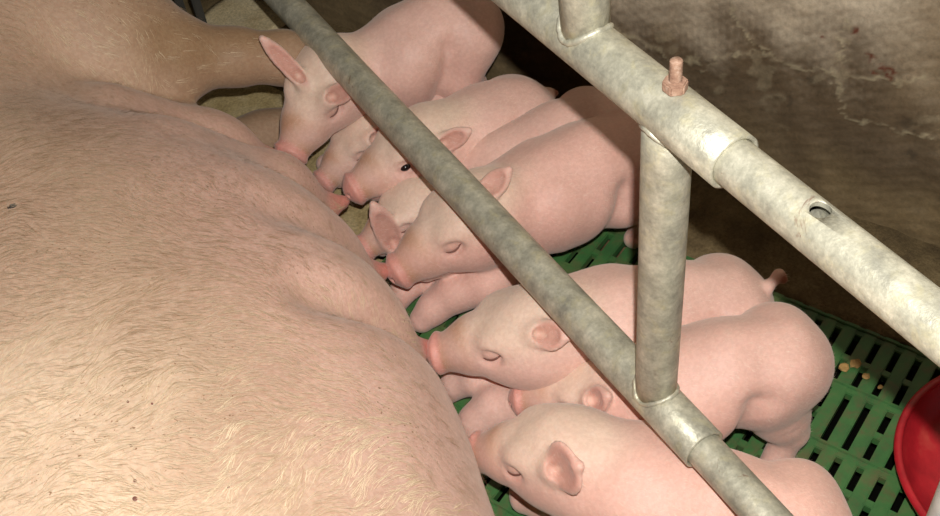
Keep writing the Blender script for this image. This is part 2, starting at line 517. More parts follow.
def tube(name, p0, p1, r, wall_t=0.0032, seg=40, rings=24, dents=0.0, seed=0, ext=0.0):
    p0 = np.array(p0, float); p1 = np.array(p1, float); ax = p1 - p0; L = np.linalg.norm(ax); ax /= L
    h = np.array([0, 0, 1.0]) if abs(ax[2]) < 0.9 else np.array([1.0, 0, 0])
    u = np.cross(ax, h); u /= np.linalg.norm(u); v = np.cross(ax, u)
    V = []; F = []
    def ring(c, rr, wob):
        b = len(V)
        for k in range(seg):
            a = 2 * math.pi * k / seg
            V.append(c + (u * math.cos(a) + v * math.sin(a)) * (rr + wob * (math.sin(3 * a + seed + 9 * c.sum()) * 0.6 + math.sin(5 * a + 17 * c.sum()))))
        return b
    bs = []
    for i in range(rings + 1):
        t = i / rings; bs.append(ring(p0 + ax * L * t, r, dents))
    bs.append(ring(p1 + ax * 0.0008, r - wall_t * 0.5, 0))
    for i in range(rings, -1, -rings):
        bs.append(ring(p0 + ax * L * (i / rings), r - wall_t, 0))
    bs.append(ring(p0 - ax * 0.0008, r - wall_t * 0.5, 0))
    bs.append(bs[0])
    for a, b in zip(bs, bs[1:]):
        for k in range(seg):
            F.append((a + k, a + (k + 1) % seg, b + (k + 1) % seg, b + k))
    me = mesh_from(name, V, F)
    bmx = bmesh.new(); bmx.from_mesh(me); bmesh.ops.recalc_face_normals(bmx, faces=bmx.faces); bmx.to_mesh(me); bmx.free()
    return me

def child(name, me, parent, mat):
    o = link(name, me, parent, (mat,))
    o.matrix_parent_inverse = Matrix.Translation(parent.location).inverted()
    return o

RS, RI = 0.0192, 0.0158
low_end = 0.3761
up_end = 0.3760
child('lower_sleeve', tube('lower_sleeve', (RX, low_end, ZL), (RX, 1.60, ZL), RS, dents=0.00025), crate, MAT_PIPE)
child('lower_bar', tube('lower_bar', (RX, -0.5, ZL), (RX, low_end + 0.10, ZL), RI, dents=0.0002), crate, MAT_PIPE)
child('upper_sleeve', tube('upper_sleeve', (RX, up_end, ZU), (RX, 1.60, ZU), RS, dents=0.00025), crate, MAT_PIPE)
ub = child('upper_bar', tube('upper_bar', (RX, -0.5, ZU), (RX, up_end + 0.10, ZU), RI, dents=0.0002, rings=30), crate, MAT_PIPE)
# bolt hole through the upper bar
bmh = bmesh.new()
bmesh.ops.create_cone(bmh, cap_ends=True, segments=24, radius1=0.0062, radius2=0.0062, depth=0.03)
hy = 0.3049
bmesh.ops.translate(bmh, vec=(RX, hy, ZU + 0.016), verts=bmh.verts)
cut_me = bpy.data.meshes.new('cutter'); bmh.to_mesh(cut_me); bmh.free()
cut = bpy.data.objects.new('cutter', cut_me); COL.objects.link(cut)
md = ub.modifiers.new('hole', 'BOOLEAN'); md.object = cut; md.operation = 'DIFFERENCE'; md.solver = 'EXACT'
dg = bpy.context.evaluated_depsgraph_get(); dg.update()
ub_me = bpy.data.meshes.new_from_object(ub.evaluated_get(dg)); ub.modifiers.clear(); ub.data = ub_me
bpy.data.objects.remove(cut); 
child('post', tube('post', (RX, RY, ZL + 0.012), (RX, RY, ZU - 0.012), 0.0172, dents=0.0002, rings=10), crate, MAT_PIPE)
sy = 0.5307
child('post', tube('post', (RX, sy, ZU + 0.010), (RX, sy, ZU + 0.40), 0.0172, dents=0.0002, rings=10), crate, MAT_PIPE)
child('post', tube('post', (RX, 1.57, ZL), (RX, 1.57, ZU), 0.0172, rings=10), crate, MAT_PIPE)
child('post', tube('post', (RX, -0.35, -0.06), (RX, -0.35, ZU), 0.0172, rings=10), crate, MAT_PIPE)

def weld(c, r, rt, seed, saddle):
    """lumpy weld bead round a post where it meets a round rail"""
    V = []; F = []; m, n = 48, 8
    r0 = random.Random(seed)
    for i in range(m):
        a = 2 * math.pi * i / m
        rt2 = rt * (0.8 + 0.45 * r0.random())
        x = r * math.cos(a)
        drop = (RS - math.sqrt(max(RS * RS - x * x, 0))) * saddle
        for j in range(n):
            b = 2 * math.pi * j / n
            rr_ = r + rt2 * math.cos(b) * 0.9
            V.append((c[0] + rr_ * math.cos(a), c[1] + rr_ * math.sin(a), c[2] - drop + rt2 * math.sin(b)))
    for i in range(m):
        for j in range(n):
            F.append((i * n + j, ((i + 1) % m) * n + j, ((i + 1) % m) * n + (j + 1) % n, i * n + (j + 1) % n))
    return mesh_from('weld_bead', V, F)
child('weld_bead', weld((RX, RY, ZL + RS), 0.0172, 0.0028, 1, 1.0), crate, MAT_PIPE)
child('weld_bead', weld((RX, RY, ZU - RS), 0.0172, 0.0022, 2, -1.0), crate, MAT_PIPE)
child('weld_bead', weld((RX, sy, ZU + RS), 0.0172, 0.0028, 3, 1.0), crate, MAT_PIPE)

# rusty bolt with its nut
by = 0.4340
V = []; F = []; seg = 16; z = ZU + 0.008; k = 0
prof = []
while z < ZU + RS + 0.0225:
    prof.append((0.0038, z)); prof.append((0.0043, z + 0.0009)); z += 0.0018
prof.append((0.0035, z)); prof.append((0.0001, z + 0.0006))
for r_, z_ in prof:
    for q in range(seg): V.append((RX + r_ * math.cos(2 * math.pi * q / seg), by + r_ * math.sin(2 * math.pi * q / seg), z_))
for i in range(len(prof) - 1):
    for q in range(seg): F.append((i * seg + q, i * seg + (q + 1) % seg, (i + 1) * seg + (q + 1) % seg, (i + 1) * seg + q))
bolt = child('bolt', mesh_from('bolt', V, F), crate, MAT_RUST); bolt['label'] = 'rusty threaded bolt end'
bm = bmesh.new(); bmesh.ops.create_cone(bm, cap_ends=True, segments=6, radius1=0.0085, radius2=0.0085, depth=0.0075)
bmesh.ops.bevel(bm, geom=list(bm.edges), offset=0.001, segments=2, affect='EDGES')
bmesh.ops.translate(bm, vec=(RX, by, ZU + RS + 0.0036), verts=bm.verts)
nut = bm_obj('nut', bm, MAT_RUST, bolt)
nut.matrix_parent_inverse = Matrix.Translation(crate.location).inverted() @ Matrix.Identity(4)
nut.matrix_parent_inverse = Matrix.Identity(4)

# ------------------------------------------------------------------ red feed bowl
bowl = bpy.data.objects.new('feed_bowl', None); COL.objects.link(bowl)
bowl.location = (0.6707, 0.2619, 0.0); tag(bowl, 'red plastic feed bowl on the green slats', 'bowl')
def lathe(name, prof, seg=64):
    V = []; F = []
    for r_, z_ in prof:
        for q in range(seg): V.append((r_ * math.cos(2 * math.pi * q / seg), r_ * math.sin(2 * math.pi * q / seg), z_))
    for i in range(len(prof) - 1):
        for q in range(seg): F.append((i * seg + q, i * seg + (q + 1) % seg, (i + 1) * seg + (q + 1) % seg, (i + 1) * seg + q))
    return mesh_from(name, V, F)
link('dish', lathe('dish', [(0.0005, 0.002), (0.085, 0.002), (0.098, 0.006), (0.110, 0.022), (0.120, 0.046), (0.121, 0.0495), (0.1185, 0.0495),
     (0.1165, 0.045), (0.104, 0.022), (0.092, 0.011), (0.070, 0.0075), (0.040, 0.007), (0.0005, 0.007)]), bowl, (MAT_RED,))
link('rim', lathe('rim', [(0.1185 + 0.004 * math.cos(a), 0.0500 + 0.004 * math.sin(a)) for a in np.linspace(0, 2 * math.pi, 13)]), bowl, (MAT_RED,))
link('hub', lathe('hub', [(0.030, 0.0065), (0.028, 0.016), (0.024, 0.021), (0.016, 0.024), (0.0005, 0.025)], 40), bowl, (MAT_RED,))

# ------------------------------------------------------------------ white post in the corner
wp = (0.5089, 0.2303, -0.0000)
wpo = bpy.data.objects.new('white_post', None); COL.objects.link(wpo); wpo.location = (wp[0], wp[1], -0.005)
tag(wpo, 'bright white post edge beside the red feed bowl', 'post')
link('shaft', lathe('shaft', [(0.0005, 0.0), (0.024, 0.0), (0.0245, 0.002), (0.0245, 0.55), (0.0235, 0.553), (0.0005, 0.553)], 40), wpo, (MAT_WHITE,))
link('foot_plate', lathe('foot_plate', [(0.0005, 0.0005), (0.030, 0.0005), (0.030, 0.008), (0.0245, 0.0085)], 40), wpo, (MAT_WHITE,))

# ------------------------------------------------------------------ sow
def V3(p): return np.array(p, float)
sow = Body()
# trunk lying on its side, back towards -X, belly towards +X
for (x, y, z, rx, ry, rz) in ((-0.15, 1.02, 0.185, 0.240, 0.30, 0.168), (-0.14, 0.80, 0.19, 0.32, 0.34, 0.195),
                              (-0.15, 0.50, 0.195, 0.32, 0.34, 0.20), (-0.16, 0.18, 0.195, 0.30, 0.32, 0.20), (-0.15, -0.08, 0.18, 0.24, 0.28, 0.175)):
    sow.ell((x, y, z), (rx, ry, rz), k=0.10)
# belly
sow.chain([(-0.045, 0.97, 0.155, 0.105), (0.050, 0.90, 0.148, 0.138), (0.088, 0.79, 0.148, 0.15), (0.085, 0.66, 0.148, 0.15), (0.060, 0.54, 0.148, 0.15), (0.022, 0.42, 0.15, 0.15), (0.00, 0.25, 0.15, 0.14)], 0.06)
# mammary swellings, each running out to a teat
TEATS = [(0.2693, 1.0283, 0.1050), (0.2960, 0.9242, 0.0950), (0.2855, 0.7994, 0.0950), (0.2663, 0.6770, 0.1000), (0.2370, 0.5569, 0.0950)]
for i, t in enumerate(TEATS):
    t = V3(t); root = np.array([t[0] - 0.17, t[1] + 0.005, 0.245])
    mid = np.array([t[0] - 0.080, t[1], 0.150])
    sow.cone(root, mid, 0.040, 0.047, 0.030)
    sow.cone(mid, (t[0] - 0.028, t[1], t[2] + 0.008), 0.043, 0.020, 0.03)
    sow.cone((t[0] - 0.03, t[1], t[2] + 0.005), t, 0.012, 0.008, 0.014)
for t0, t1 in zip(TEATS, TEATS[1:]):          # furrows between the swellings
    m = (V3(t0) + V3(t1)) / 2
    sow.cone((m[0] + 0.012, m[1], 0.150), (m[0] - 0.09, m[1] + 0.01, 0.300), 0.008, 0.002, 0.050, sub=True)
# far row of teats lower down, mostly hidden
for y in (0.50, 0.60, 0.72, 0.82, 0.92):
    sow.cone((0.12, y, 0.07), (0.20, y, 0.05), 0.05, 0.02, 0.04)
# thigh and upper hind leg
sow.chain([(-0.06, 1.15, 0.24, 0.14), (*(0.0929, 1.2355, 0.2450), 0.105), (*(0.1499, 1.1751, 0.2350), 0.070), (*(0.2059, 1.1403, 0.2150), 0.043)], 0.06)
sow.chain([(*(0.2044, 1.1464, 0.2150), 0.041), (*(0.2713, 1.1250, 0.1950), 0.032), (*(0.3272, 1.1123, 0.1750), 0.030)], 0.02)
sow.chain([(*(0.3272, 1.1123, 0.1750), 0.030), (*(0.3508, 1.1087, 0.1600), 0.027), (*(0.3651, 1.1033, 0.1350), 0.023)], 0.02)
# lower hind leg on the floor
sow.chain([(0.02, 1.15, 0.10, 0.08), (0.12, 1.14, 0.07, 0.050), (*(0.2375, 1.1492, 0.0450), 0.032), (*(0.2859, 1.1564, 0.0420), 0.028), (*(0.3360, 1.1515, 0.0400), 0.025)], 0.03)
# rump, neck and head beyond the frame
sow.ell((-0.16, 1.26, 0.18), (0.22, 0.18, 0.17), k=0.08)
sow.chain([(-0.14, -0.25, 0.17, 0.16), (-0.12, -0.42, 0.16, 0.13), (-0.08, -0.58, 0.13, 0.085), (-0.05, -0.70, 0.11, 0.055)], 0.08)
sow.chain([(-0.02, -0.10, 0.22, 0.09), (0.12, -0.12, 0.17, 0.055), (0.22, -0.08, 0.10, 0.035), (0.27, -0.02, 0.04, 0.028)], 0.04)
V, F = sow.mesh(0.0075)
V[:, 2] += 0.0
def sow_color(V):
    tan = np.array(lin(194, 165, 142)); pink = np.array(lin(208, 172, 157)); cream = np.array(lin(222, 200, 174)); dirty = np.array(lin(158, 130, 100)); tpink = np.array(lin(222, 140, 128))
    col = np.repeat(tan[None], len(V), 0)
    p = (sstep(V[:, 0], 0.02, 0.18) * (1 - sstep(V[:, 1], 0.98, 1.1)))[:, None]
    col = col * (1 - p) + pink * p
    c = ((1 - sstep(V[:, 0] + 0.03 * vnoise(V, 14, 3), -0.04, 0.10)) * (1 - sstep(V[:, 1] + 0.05 * vnoise(V, 12, 5), 0.55, 0.72)))[:, None]
    col = col * (1 - c * 0.7) + cream * c * 0.7
    dd = np.minimum.reduce([np.linalg.norm(V - V3(t), axis=1) for t in TEATS])
    q = (1 - sstep(dd, 0.012, 0.05))[:, None]
    col = col * (1 - q * 0.8) + tpink * q * 0.8
    g = (sstep(V[:, 0], 0.10, 0.20) * sstep(V[:, 1], 1.03, 1.08))[:, None] * (0.75 + 0.4 * vnoise(V, 28, 9))[:, None]
    g = np.clip(g, 0, 1)
    col = col * (1 - g) + dirty * g
    return col
me = mesh_from('sow', V, F); set_color(me, sow_color(V))
sow_o = link('sow', me, None, (MAT_SOW,))
tag(sow_o, 'large pale sow lying on her side, nursing the piglets', 'pig')

# bristles
def add_hair(me, parent, count, keep, flow, length, width, colf, name='hair'):
    Vn = np.empty(len(me.vertices) * 3); me.vertices.foreach_get('co', Vn); Vn = Vn.reshape(-1, 3)
    Nn = np.empty(len(me.vertices) * 3); me.vertex_normals.foreach_get('vector', Nn); Nn = Nn.reshape(-1, 3)
    Fq = np.array([tuple(p.vertices) for p in me.polygons if len(p.vertices) == 4])
    cen = Vn[Fq].mean(1); Fq = Fq[keep(cen)]
    A = np.linalg.norm(np.cross(Vn[Fq[:, 2]] - Vn[Fq[:, 0]], Vn[Fq[:, 3]] - Vn[Fq[:, 1]]), axis=1)
    pick = rng.choice(len(Fq), count, p=A / A.sum())
    u, v = rng.random((2, count, 1)); Q = Fq[pick]
    w = [(1 - u) * (1 - v), u * (1 - v), u * v, (1 - u) * v]
    R = sum(wi * Vn[Q[:, i]] for i, wi in enumerate(w)); Nr = sum(wi * Nn[Q[:, i]] for i, wi in enumerate(w))
    Nr /= np.linalg.norm(Nr, axis=1)[:, None]
    d = flow(R); d -= Nr * (d * Nr).sum(1)[:, None]; d /= np.maximum(np.linalg.norm(d, axis=1), 1e-6)[:, None]
    L = (length * rng.uniform(0.6, 1.25, count))[:, None]
    s = np.cross(d, Nr); s /= np.linalg.norm(s, axis=1)[:, None]
    bend = rng.normal(0, 0.22, (count, 1))
    M1 = R + d * L * 0.5 + Nr * L * 0.16 + s * bend * L * 0.2
    T = R + d * L * 0.98 + Nr * L * 0.20 + s * bend * L * 0.7
    wv = s * width * rng.uniform(0.7, 1.3, (count, 1))
    VV = np.stack([R - wv - Nr * 0.0006, R + wv - Nr * 0.0006, M1 - wv * 0.8, M1 + wv * 0.8, T], 1).reshape(-1, 3)
    b = np.arange(count)[:, None] * 5
    T3 = np.concatenate([b + np.array([[0, 1, 3]]), b + np.array([[0, 3, 2]]), b + np.array([[2, 3, 4]])]).astype(np.int32)
    m = bpy.data.meshes.new(name)
    m.vertices.add(len(VV)); m.vertices.foreach_set('co', VV.astype(np.float32).ravel())
    m.loops.add(T3.size); m.loops.foreach_set('vertex_index', T3.ravel())
    m.polygons.add(len(T3)); m.polygons.foreach_set('loop_start', np.arange(0, T3.size, 3, dtype=np.int32))
    m.update(calc_edges=True); m.validate()
    set_color(m, np.repeat(colf(R), 5, 0))
    o = link(name, m, parent, (MAT_HAIR,)); o['kind'] = 'stuff'
    return o

def sow_flow(R):
    a = -0.55 + 0.9 * np.sin(R[:, 0] * 9 + R[:, 1] * 4) * 0.5 + 0.45 * vnoise(R[:, :2], 16, 50) + 0.30 * vnoise(R[:, :2], 60, 51) + (0.15 + 0.55 * (1 - sstep(R[:, 1] + R[:, 0], 0.45, 0.75))) * vnoise(R[:, :2], 190, 52)
    return np.stack([np.cos(a), np.sin(a), 0 * a], 1)
def sow_hair_col(R):
    a = np.array(lin(222, 202, 170)); b = np.array(lin(162, 130, 98))
    t = np.clip(0.35 + 0.35 * vnoise(R, 25, 60) + rng.normal(0, 0.25, len(R)), 0, 1)[:, None]
    return a * (1 - t) + b * t
def sow_keep(c):
    dens = (c[:, 1] > 0.33) & (c[:, 2] > 0.10) & (c[:, 0] > -0.22) & (c[:, 0] < 0.30)
    thin = rng.random(len(c)) < (1 - 0.75 * sstep(c[:, 0], 0.08, 0.22))
    thin &= (c[:, 1] < 1.0) | (rng.random(len(c)) < 0.45)
    return dens & thin
add_hair(me, sow_o, 46000, sow_keep, sow_flow, 0.015, 0.00014, sow_hair_col)

# ------------------------------------------------------------------ piglets
def frame(fwd, roll=0.0):
    f = V3(fwd); f /= np.linalg.norm(f)
    l = np.cross([0, 0, 1.0], f); l /= np.linalg.norm(l)
    u = np.cross(f, l)
    c, s = math.cos(roll), math.sin(roll)
    l2 = l * c + u * s; u2 = u * c - l * s
    return np.stack([f, l2, u2])              # rows: forward, left, up

SKIN = np.array(lin(228, 190, 177)); PALE = np.array(lin(230, 208, 188)); SNOUT = np.array(lin(218, 160, 148)); TAN = np.array(lin(196, 150, 118)); EARC = np.array(lin(206, 152, 138)); HOOF = np.array(lin(196, 176, 152))

def piglet(label, head, snout, spine, roll=0.0, ears=(), legs=None, tail=None, eyes=('shut', 'shut'), hs=None, tint=(1, 1, 1), extra=None, kneel=True, fuzz=5000, front_legs=True, legk=0.012):
    head = V3(head); snout = V3(snout)
    R = frame(snout - head, roll)
    s = hs or np.linalg.norm(snout - head) / 0.088
    head = snout - R[0] * 0.088 * s
    H = lambda x, y, z: head + (np.array([x, y, z]) * s) @ R
    b = Body()
    # trunk
    sp = [np.array(p, float) for p in spine]
    b.chain(sp, 0.03)
    # a deeper chest and round ham
    n = len(sp)
    axt = sp[-1][:3] - sp[0][:3]; axt[2] = 0; axt /= np.linalg.norm(axt); lt = np.cross([0, 0, 1], axt)
    b.chain([(*(p[:3] + [0, 0, p[3] * 0.74]), p[3] * 0.30) for p in sp[1:]], 0.022)                 # back line
    for q in (1, -1):
        p = sp[-1]; b.ell(p[:3] + lt * q * p[3] * 0.52 + [0, 0, p[3] * 0.42], np.array([0.46, 0.40, 0.42]) * p[3], None, 0.022)     # hip
        p = sp[1]; b.ell(p[:3] + lt * q * p[3] * 0.58 + [0, 0, p[3] * 0.25], np.array([0.45, 0.42, 0.55]) * p[3], None, 0.022)      # shoulder
        p = sp[-1]; c0 = p[:3] - axt * 0.036 + lt * q * p[3] * 1.12
        b.cone(c0 + [0, 0, 0.012], c0 + [0, 0, -0.05] - axt * 0.012, 0.002, 0.005, 0.042, sub=True)                                   # flank fold
    # neck to skull
    b.cone(H(-0.012, 0, -0.008), sp[0][:3], 0.034 * s, sp[0][3], 0.03)
    # legs
    ax = sp[-1][:3] - sp[0][:3]; ax[2] = 0; ax /= np.linalg.norm(ax)         # towards the tail
    lat = np.cross([0, 0, 1], ax)
    if legs is None: legs = {}
    hip = sp[-1][:3] - ax * 0.005; sh = sp[min(1, n - 2)][:3] - ax * 0.012
    for key, sgn in (('hl', 1), ('hr', -1)):
        if legs.get(key, 1) is None: continue
        if isinstance(legs.get(key), (list, tuple)):
            b.chain([tuple(p) for p in legs[key]], legk); continue
        h0 = hip + lat * sgn * 0.026; z0 = h0[2]
        b.chain([(*h0, 0.036), (*(h0 - ax * 0.022 + lat * sgn * 0.006 + [0, 0, 0.5 * (0.062 - z0)]), 0.026), (*(np.array([h0[0], h0[1], 0.052]) + ax * 0.016), 0.0135),
                 (*(np.array([h0[0], h0[1], 0.022]) + ax * 0.010), 0.0105), (*(np.array([h0[0], h0[1], 0.012]) - ax * 0.002), 0.0115)], 0.014)
    if front_legs:
        for key, sgn in (('fl', 1), ('fr', -1)):
            if legs.get(key, 1) is None: continue
            if isinstance(legs.get(key), (list, tuple)):
                b.chain([tuple(p) for p in legs[key]], legk); continue
            h0 = sh + lat * sgn * 0.028; z0 = h0[2]
            if kneel:
                k0 = np.array([h0[0], h0[1], 0.0])
                b.chain([(*h0, 0.032), (*(k0 + ax * 0.010 + [0, 0, 0.055]), 0.021), (*(k0 - ax * 0.055 + [0, 0, 0.036]), 0.0155), (*(k0 - ax * (0.082 + 0.01 * sgn) + lat * sgn * 0.004 + [0, 0, 0.022]), 0.0130),
                         (*(k0 - ax * (0.105 + 0.012 * sgn) + lat * sgn * 0.006 + [0, 0, 0.014]), 0.0125)], 0.010)
            else:
                b.chain([(*h0, 0.030), (*(np.array([h0[0], h0[1], 0.055]) + ax * 0.012), 0.018), (*(np.array([h0[0], h0[1], 0.030]) - ax * 0.012), 0.012),
                     (*(np.array([h0[0], h0[1], 0.012]) - ax * 0.016), 0.0115)], 0.014)
    # head
    b.ell(H(-0.004, 0, 0), np.array([0.042, 0.0355, 0.036]) * s, R, 0.02)
    b.cone(H(0.000, 0, 0.0), H(0.045, 0, -0.005), 0.0350 * s, 0.0262 * s, 0.014 * s)
    b.cone(H(0.040, 0, -0.005), H(0.078, 0, -0.0095), 0.0265 * s, 0.0168 * s, 0.010 * s)
    b.ell(H(0.0835, 0, -0.0090), np.array([0.0046, 0.0188, 0.0176]) * s, R, 0.005 * s)
    b.cone(H(-0.005, 0, -0.022), H(0.064, 0, -0.0285), 0.025 * s, 0.0098 * s, 0.007 * s)
    for q in (1, -1):
        b.ell(H(0.004, q * 0.020, -0.013), np.array([0.032, 0.020, 0.023]) * s, R, 0.016 * s)
        b.ell(H(0.020, q * 0.0200, 0.0185), np.array([0.016, 0.010, 0.008]) * s, R, 0.012 * s)
        b.ell(H(0.030, q * 0.0310, 0.0105), np.array([0.0095, 0.0060, 0.0062]) * s, R, 0.006 * s, sub=True)
        b.ell(H(0.0290, q * 0.0235, 0.0100), np.array([0.0085, 0.0060, 0.0060]) * s, R, 0.003 * s)
        b.cone(H(0.079, q * 0.007, -0.0225), H(0.044, q * 0.025, -0.0190), 0.0026 * s, 0.0016 * s, 0.003 * s, sub=True)
        b.ell(H(0.0885, q * 0.0066, -0.0080), np.array([0.004, 0.0030, 0.0036]) * s, R, 0.003 * s, sub=True)
    if tail: b.chain([tuple(p) for p in tail], 0.008)
    if extra: extra(b, H, R, s)
    ear_frames = []
    def skin(p):
        o = np.array(CAM_POS); d_ = V3(p) - o; d_ /= np.linalg.norm(d_); t = 0.6
        for _ in range(140):
            v = b.eval((o + d_ * t)[None])[0]
            if v < 0.0003: return o + d_ * t
            t += max(v * 0.8, 0.0003)
            if t > 1.9: break
        return None
    roots = []
    for (e0, e1, ew, off) in ears:
        p0 = skin(e0); p1 = skin(e1)
        if p0 is None: p0 = V3(e0)
        g = np.array([b.eval((p0 + np.eye(3)[i] * 0.002)[None])[0] - b.eval((p0 - np.eye(3)[i] * 0.002)[None])[0] for i in range(3)]); g /= np.linalg.norm(g)
        if p1 is None or np.linalg.norm(p1 - p0) > 0.09: p1 = V3(e1)
        if off < 0.3: p1 = V3(e1)
        ds = p1 - p0
        if off >= 0.3: ds -= g * (ds @ g) * 0.8
        L = np.linalg.norm(ds) * 1.05; ds /= np.linalg.norm(ds)
        if off < 0.3: g = V3((-0.25, -0.55, 0.80)); off = 0.0
        d_ = ds + g * off; d_ /= np.linalg.norm(d_)
        n_ = g - ds * off * 0.8; n_ -= d_ * (n_ @ d_); n_ /= np.linalg.norm(n_)
        roots.append((p0 - g * 0.002, d_, n_, np.cross(n_, d_), max(L, 0.03), ew))
    for (p0, d_, n_, s_, L, ew) in roots:
        Re = np.stack([d_, s_, n_])
        c = p0 + d_ * L * 0.42
        # a leaf: broad low ellipsoid plus a tapering tip, then the hollow of the ear
        b.ell(c, (L * 0.50, ew, 0.0046), Re, 0.007)
        b.cone(p0 + d_ * L * 0.55, p0 + d_ * L * 0.96, 0.0060, 0.0026, 0.008)
        b.cone(p0 - d_ * 0.003, p0 + d_ * L * 0.25, 0.0085, 0.006, 0.010)
        b.ell(c - d_ * L * 0.02 + n_ * 0.0052, (L * 0.38, ew * 0.70, 0.0050), Re, 0.003, sub=True)
        b.ell(p0 + d_ * L * 0.16 + n_ * 0.004, (0.007, 0.006, 0.006), Re, 0.003, sub=True)
        ear_frames.append((c, Re, L, ew))
    V, F = b.mesh(0.0023)
    # colours: snout disc and mouth pink, tan nose bridge, pale forehead, greyish feet
    Lc = ((V - head) @ R.T) / s
    col = np.repeat(SKIN[None], len(V), 0) * np.array(tint)
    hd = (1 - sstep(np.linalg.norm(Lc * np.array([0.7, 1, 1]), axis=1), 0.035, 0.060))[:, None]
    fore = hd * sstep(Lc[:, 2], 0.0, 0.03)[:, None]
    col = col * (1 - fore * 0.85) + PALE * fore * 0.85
    nose = (sstep(Lc[:, 0], 0.040, 0.062) * (1 - sstep(np.linalg.norm(Lc - np.array([0.065, 0, 0.0]), axis=1), 0.022, 0.045)))[:, None]
    nose = nose * np.clip(0.75 + 0.5 * vnoise(Lc, 90, 77), 0, 1)[:, None]
    col = col * (1 - nose * 0.85) + TAN * nose * 0.85
    disc = (sstep(Lc[:, 0], 0.074, 0.080) * (1 - sstep(np.linalg.norm(Lc[:, 1:], axis=1), 0.03, 0.05)) * (1 - sstep(Lc[:, 0], 0.10, 0.12)))[:, None]
    col = col * (1 - disc) + SNOUT * disc
    mouth = ((1 - sstep(np.abs(Lc[:, 2] + 0.0235), 0.002, 0.007)) * sstep(Lc[:, 0], 0.04, 0.055) * (1 - sstep(Lc[:, 0], 0.09, 0.1)))[:, None]
    col = col * (1 - mouth * 0.6) + SNOUT * mouth * 0.6
    ey = np.minimum(np.linalg.norm((Lc - np.array([0.029, 0.028, 0.0095])), axis=1), np.linalg.norm((Lc - np.array([0.029, -0.028, 0.0095])), axis=1))
    em_ = (1 - sstep(ey, 0.006, 0.014))[:, None]
    col = col * (1 - em_ * 0.35) + SNOUT * 0.85 * em_ * 0.35
    ft = (1 - sstep(V[:, 2], 0.010, 0.020))[:, None]
    col = col * (1 - ft) + HOOF * ft
    if tail:
        td = np.linalg.norm(V - V3(tail[-1][:3]), axis=1); tm = (1 - sstep(td, 0.006, 0.013))[:, None]
        col = col * (1 - tm) + np.array(lin(158, 98, 78)) * tm
    for (c, Re, L, ew) in ear_frames:
        q = (V - c) @ Re.T
        inside = ((1 - sstep(np.sqrt((q[:, 0] / (L * 0.48)) ** 2 + (q[:, 1] / (ew * 0.95)) ** 2), 0.75, 1.1)) * sstep(q[:, 2], -0.004, 0.0) * (1 - sstep(q[:, 2], 0.010, 0.016)))[:, None]
        col = col * (1 - inside * 0.75) + EARC * inside * 0.75
    me = mesh_from('piglet', V, F); set_color(me, col)
    o = link('piglet', me, None, (MAT_PIGLET,))
    tag(o, label, 'piglet', 'suckling piglets along the sow')
    if fuzz: add_hair(me, o, fuzz, lambda c: c[:, 2] > 0.03, lambda Rr: np.repeat((axt + [0, 0, -0.35])[None], len(Rr), 0) + rng.normal(0, 0.25, Rr.shape), 0.0065, 0.00007, lambda Rr: np.repeat(np.array(lin(236, 220, 204))[None], len(Rr), 0))
    for q, kind in ((1, eyes[0]), (-1, eyes[1])):
        if kind == 'shut':      # line where the lids meet
            Vs = []; Fs = []; m = 11
            for i in range(m):
                t = -1 + 2 * i / (m - 1)
                # find the surface along the local Y axis
                c = np.array([0.0290 + 0.0080 * t, q * 0.038, 0.0095 - 0.0022 * (1 - t * t) - 0.001 * t])
                for step in range(30):
                    d0 = b.eval(H(*c)[None])[0]
                    if d0 < 0.0004: break
                    c[1] -= q * max(d0 / s * 0.6, 0.0001)
                r_ = 0.00100 * (1 - t * t) ** 0.5 + 0.0002
                for k_ in range(6):
                    a = 2 * math.pi * k_ / 6
                    Vs.append(H(c[0], c[1] + r_ * math.cos(a), c[2] + r_ * math.sin(a)))
            for i in range(m - 1):
                for k_ in range(6): Fs.append((i * 6 + k_, i * 6 + (k_ + 1) % 6, (i + 1) * 6 + (k_ + 1) % 6, (i + 1) * 6 + k_))
            e = link('eye', mesh_from('eye', Vs, Fs), o, (MAT_SLIT,)); e['label'] = 'closed eye'
        elif kind == 'open':
            bm = bmesh.new(); bmesh.ops.create_uvsphere(bm, u_segments=20, v_segments=12, radius=1.0)
            c = H(0.0290, q * 0.0258, 0.0095)
            for v_ in bm.verts:
                lc = np.array(v_.co) * np.array([0.0060, 0.0060, 0.0045]) * s
                v_.co = Vector(c + lc @ R)
            e = bm_obj('eye', bm, MAT_EYE, o, True); e['label'] = 'dark open eye'
    print('PIGLET', label[:30], 'scale', round(float(s), 2), 'verts', len(V))
    return o

# ears: root on the skin, where the tip points, half width, how far it stands off the skin
# P1
piglet('farthest piglet with one ear pricked up against the leg of the sow',
       (0.3445, 1.0551, 0.1500), (0.2714, 1.0235, 0.1120), [(*(0.4053, 1.0716, 0.1350), 0.042), (*(0.4606, 1.0576, 0.1450), 0.053), (*(0.5081, 1.0499, 0.1550), 0.055), (*(0.5435, 1.0448, 0.1600), 0.048)],
       roll=-0.15, hs=1.20, ears=(((0.3193, 1.0345, 0.1900), (0.2936, 1.0674, 0.2450), 0.0105, 0.1), ((0.3346, 1.0010, 0.1800), (0.3710, 1.0054, 0.1800), 0.013, 0.8)), kneel=False)
# P1b
piglet('piglet squeezed low beneath the farthest piglet, mostly hidden',
       (0.3564, 1.0277, 0.0700), (0.3020, 1.0203, 0.0550), [(*(0.4135, 1.0488, 0.0620), 0.036), (*(0.4639, 1.0455, 0.0650), 0.043), (*(0.5151, 1.0422, 0.0680), 0.042)],
       hs=0.95, ears=(((0.3729, 0.9953, 0.1000), (0.4033, 1.0000, 0.1000), 0.012, 0.4),))
